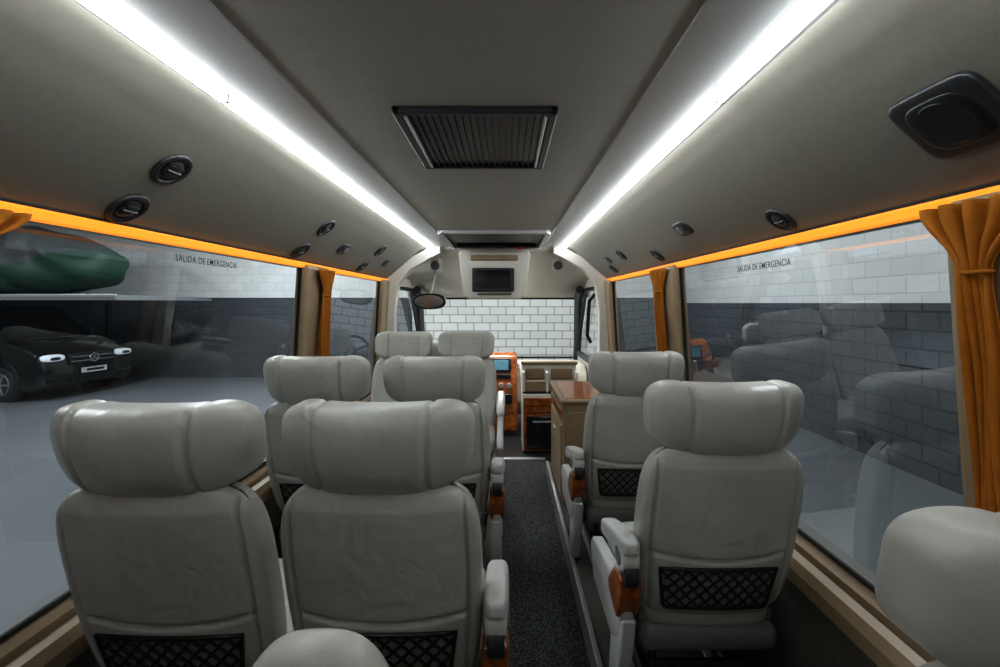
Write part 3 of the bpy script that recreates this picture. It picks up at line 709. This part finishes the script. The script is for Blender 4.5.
# ------------------------------------------------------------------ parked van
def parked_van(x, y, rot):
    e = empty("parked_van", (x, y, GZ), rot)
    prof = [(0.0, 0.32), (0.02, 0.62), (-0.05, 0.92), (-0.30, 1.06), (-0.95, 1.18), (-1.75, 1.80), (-2.0, 1.88), (-4.7, 1.88), (-4.95, 1.6), (-5.0, 0.35), (-4.4, 0.28), (-0.2, 0.22)]
    bm = bmesh.new(); n = len(prof); W = 0.95; rings = []
    for yy, k, dx in ((-W, 0.90, 0.10), (-W*0.93, 0.98, 0.04), (-W*0.5, 1.0, 0.0), (0, 1.0, -0.0), (W*0.5, 1.0, 0.0), (W*0.93, 0.98, 0.04), (W, 0.90, 0.10)):
        ring = []
        for (px, pz_) in prof:
            zz = pz_
            yk = yy*(1.0-0.12*max(0, (pz_-1.0)/0.9))
            if px > -2 and abs(yy) > W*0.9: px2 = px-dx*1.2
            else: px2 = px
            if pz_ > 1.5 and abs(yy) >= W*0.99: zz = pz_-0.08
            ring.append(bm.verts.new((px2, yk, zz)))
        rings.append(ring)
    for a, b in zip(rings, rings[1:]):
        for i in range(n): bm.faces.new((a[i], a[(i+1) % n], b[(i+1) % n], b[i]))
    bm.faces.new(rings[0]); bm.faces.new(rings[-1][::-1])
    bmesh.ops.recalc_face_normals(bm, faces=bm.faces)
    me = bpy.data.meshes.new("body"); bm.to_mesh(me); bm.free(); me.materials.append(CARB)
    for p in me.polygons: p.use_smooth = True
    o = obj("body", me, e); md = o.modifiers.new("b", 'BEVEL'); md.width = 0.05; md.segments = 3; md.limit_method = 'ANGLE'; md.angle_limit = 0.4; o.modifiers.new("wn", 'WEIGHTED_NORMAL')
    obj("front_windscreen", mesh_from("front_windscreen", [(-0.99, -0.80, 1.225), (-0.99, 0.80, 1.225), (-1.70, 0.70, 1.785), (-1.70, -0.70, 1.785)], [(0, 1, 2, 3)], SCREEN), e)
    for s in (-1, 1):
        obj("side_window", mesh_from("side_window", [(-1.35, s*0.945, 1.18), (-2.3, s*0.945, 1.18), (-2.3, s*0.87, 1.70), (-1.85, s*0.87, 1.70)], [(0, 1, 2, 3)], SCREEN), e)
        obj("side_window_rear", mesh_from("side_window_rear", [(-2.4, s*0.945, 1.18), (-4.6, s*0.945, 1.18), (-4.5, s*0.87, 1.70), (-2.4, s*0.87, 1.70)], [(0, 1, 2, 3)], SCREEN), e)
        obj("headlamp", pillow_me("headlamp", (-0.10, s*0.70, 0.86), (0.14, 0.20, 0.07), 3, LAMP, None, 10), e)
        obj("headlamp_inner", pillow_me("headlamp_inner", (-0.03, s*0.72, 0.85), (0.10, 0.11, 0.04), 2.5, DGREY, None, 8), e)
        rbox("fog_intake", (-0.02, s*0.68, 0.42), (0.10, 0.32, 0.12), BLACK, e, 0.02)
        rbox("mirror", (-1.35, s*1.10, 1.22), (0.10, 0.20, 0.26), CARB, e, 0.04)
        for px in (-0.95, -4.1):
            obj("arch", cyl_me("arch", (px, s*0.84, 0.36), 0.42, 0.24, 'y', BLACK, 32), e)
            obj("tyre", cyl_me("tyre", (px, s*0.86, 0.34), 0.34, 0.23, 'y', TYRE, 32, 0.04), e)
            obj("rim", cyl_me("rim", (px, s*0.965, 0.34), 0.22, 0.04, 'y', DGREY, 24, 0.01), e)
            obj("rim_ring", torus_me("rim_ring", (px, s*0.98, 0.34), 0.21, 0.010, 'y', STEEL), e)
            for k in range(5):
                a = 2*math.pi*k/5
                obj("rim_spoke", tube_me("rim_spoke", [[(px, s*0.985, 0.34), (px+0.2*math.cos(a), s*0.985, 0.34+0.2*math.sin(a))]], 0.016, STEEL), e)
    rbox("grille", (-0.0, 0, 0.80), (0.08, 0.92, 0.24), BLACK, e, 0.03)
    for z in (0.76, 0.85): rbox("grille_bar", (0.04, 0, z), (0.02, 0.86, 0.022), CHROME, e, 0.005)
    obj("badge_ring", torus_me("badge_ring", (0.06, 0, 0.81), 0.085, 0.012, 'x', CHROME), e)
    for k in range(3):
        a = math.pi/2+2*math.pi*k/3
        obj("badge_spoke", tube_me("badge_spoke", [[(0.06, 0, 0.81), (0.06, 0.08*math.cos(a), 0.81+0.08*math.sin(a))]], 0.009, CHROME), e)
    rbox("number_plate", (0.06, 0, 0.56), (0.02, 0.52, 0.11), PLATE, e, 0.004)
    rbox("plate_characters", (0.072, 0.02, 0.56), (0.004, 0.36, 0.05), BLACK, e, 0.001)
    rbox("lower_intake", (0.0, 0, 0.38), (0.08, 0.9, 0.14), BLACK, e, 0.02)
parked_van(-8.85, 10.05, math.radians(-10))

rk = empty("storage_platform")
rbox("deck", (-11.0, 10.0, 1.46), (7.3, 2.3, 0.10), STEEL, rk, 0.01)
rbox("deck_rail", (-11.0, 8.87, 1.50), (7.3, 0.06, 0.06), ALU, rk, 0.01)
for (x, y) in ((-14.5, 8.9), (-14.5, 11.7), (-9.9, 11.7)): rbox("post", (x, y, (GZ+1.42)/2), (0.10, 0.10, 1.42-GZ), DGREY, rk, 0.01)
rbox("rear_beam", (-11.0, 11.45, 1.44), (7.3, 0.6, 0.06), STEEL, rk, 0.01)
cm, nt, b = newmat("car_cover_fabric")
tc = nt.nodes.new("ShaderNodeTexCoord"); sep = nt.nodes.new("ShaderNodeSeparateXYZ"); nt.links.new(tc.outputs["Object"], sep.inputs[0])
ma = nt.nodes.new("ShaderNodeMath"); ma.operation = 'MULTIPLY_ADD'; ma.inputs[1].default_value = -0.35; nt.links.new(sep.outputs["X"], ma.inputs[0]); nt.links.new(sep.outputs["Z"], ma.inputs[2])
gt = nt.nodes.new("ShaderNodeMath"); gt.operation = 'LESS_THAN'; gt.inputs[1].default_value = -0.50; nt.links.new(ma.outputs[0], gt.inputs[0])
mx = nt.nodes.new("ShaderNodeMix"); mx.data_type = 'RGBA'; mx.inputs[6].default_value = (0.05, 0.056, 0.058, 1); mx.inputs[7].default_value = (0.012, 0.055, 0.032, 1)
nt.links.new(gt.outputs[0], mx.inputs[0]); nt.links.new(mx.outputs[2], b.inputs["Base Color"]); b.inputs["Roughness"].default_value = 0.6
def tarp(q):
    x, y, z = q
    zz = z
    if z > 0: zz = z*(0.42+0.58*math.exp(-((x-0.35)/0.42)**2))
    w = 0.07*math.sin(14*x+5*z)+0.05*math.sin(23*x-9*y)
    return (x, y*(1.0-0.25*max(0, z))+w*(1 if z < .5 else .5), zz+0.05*math.sin(9*x+4*y)*(1 if z > -0.5 else 0.2))
cv = obj("covered_car", pillow_me("covered_car", (0, 0, 0), (2.3, 0.95, 0.70), 3.0, cm, tarp, 40)); cv.location = (-10.7, 10.1, 2.26)

# ------------------------------------------------------------------ world & camera
w = bpy.data.worlds.new("world"); scene.world = w; w.use_nodes = True
w.node_tree.nodes["Background"].inputs[0].default_value = (0.75, 0.85, 1.0, 1); w.node_tree.nodes["Background"].inputs[1].default_value = 0.3
cam = bpy.data.cameras.new("camera"); cam.lens = 16.92; cam.sensor_width = 36; cam.sensor_fit = 'HORIZONTAL'; cam.clip_start = 0.02
cam.shift_x = -0.006; cam.shift_y = -0.0305
co = bpy.data.objects.new("camera", cam); COL.objects.link(co); co.location = (0, 0, CAMZ); co.rotation_euler = (math.radians(90), 0, 0)
scene.camera = co
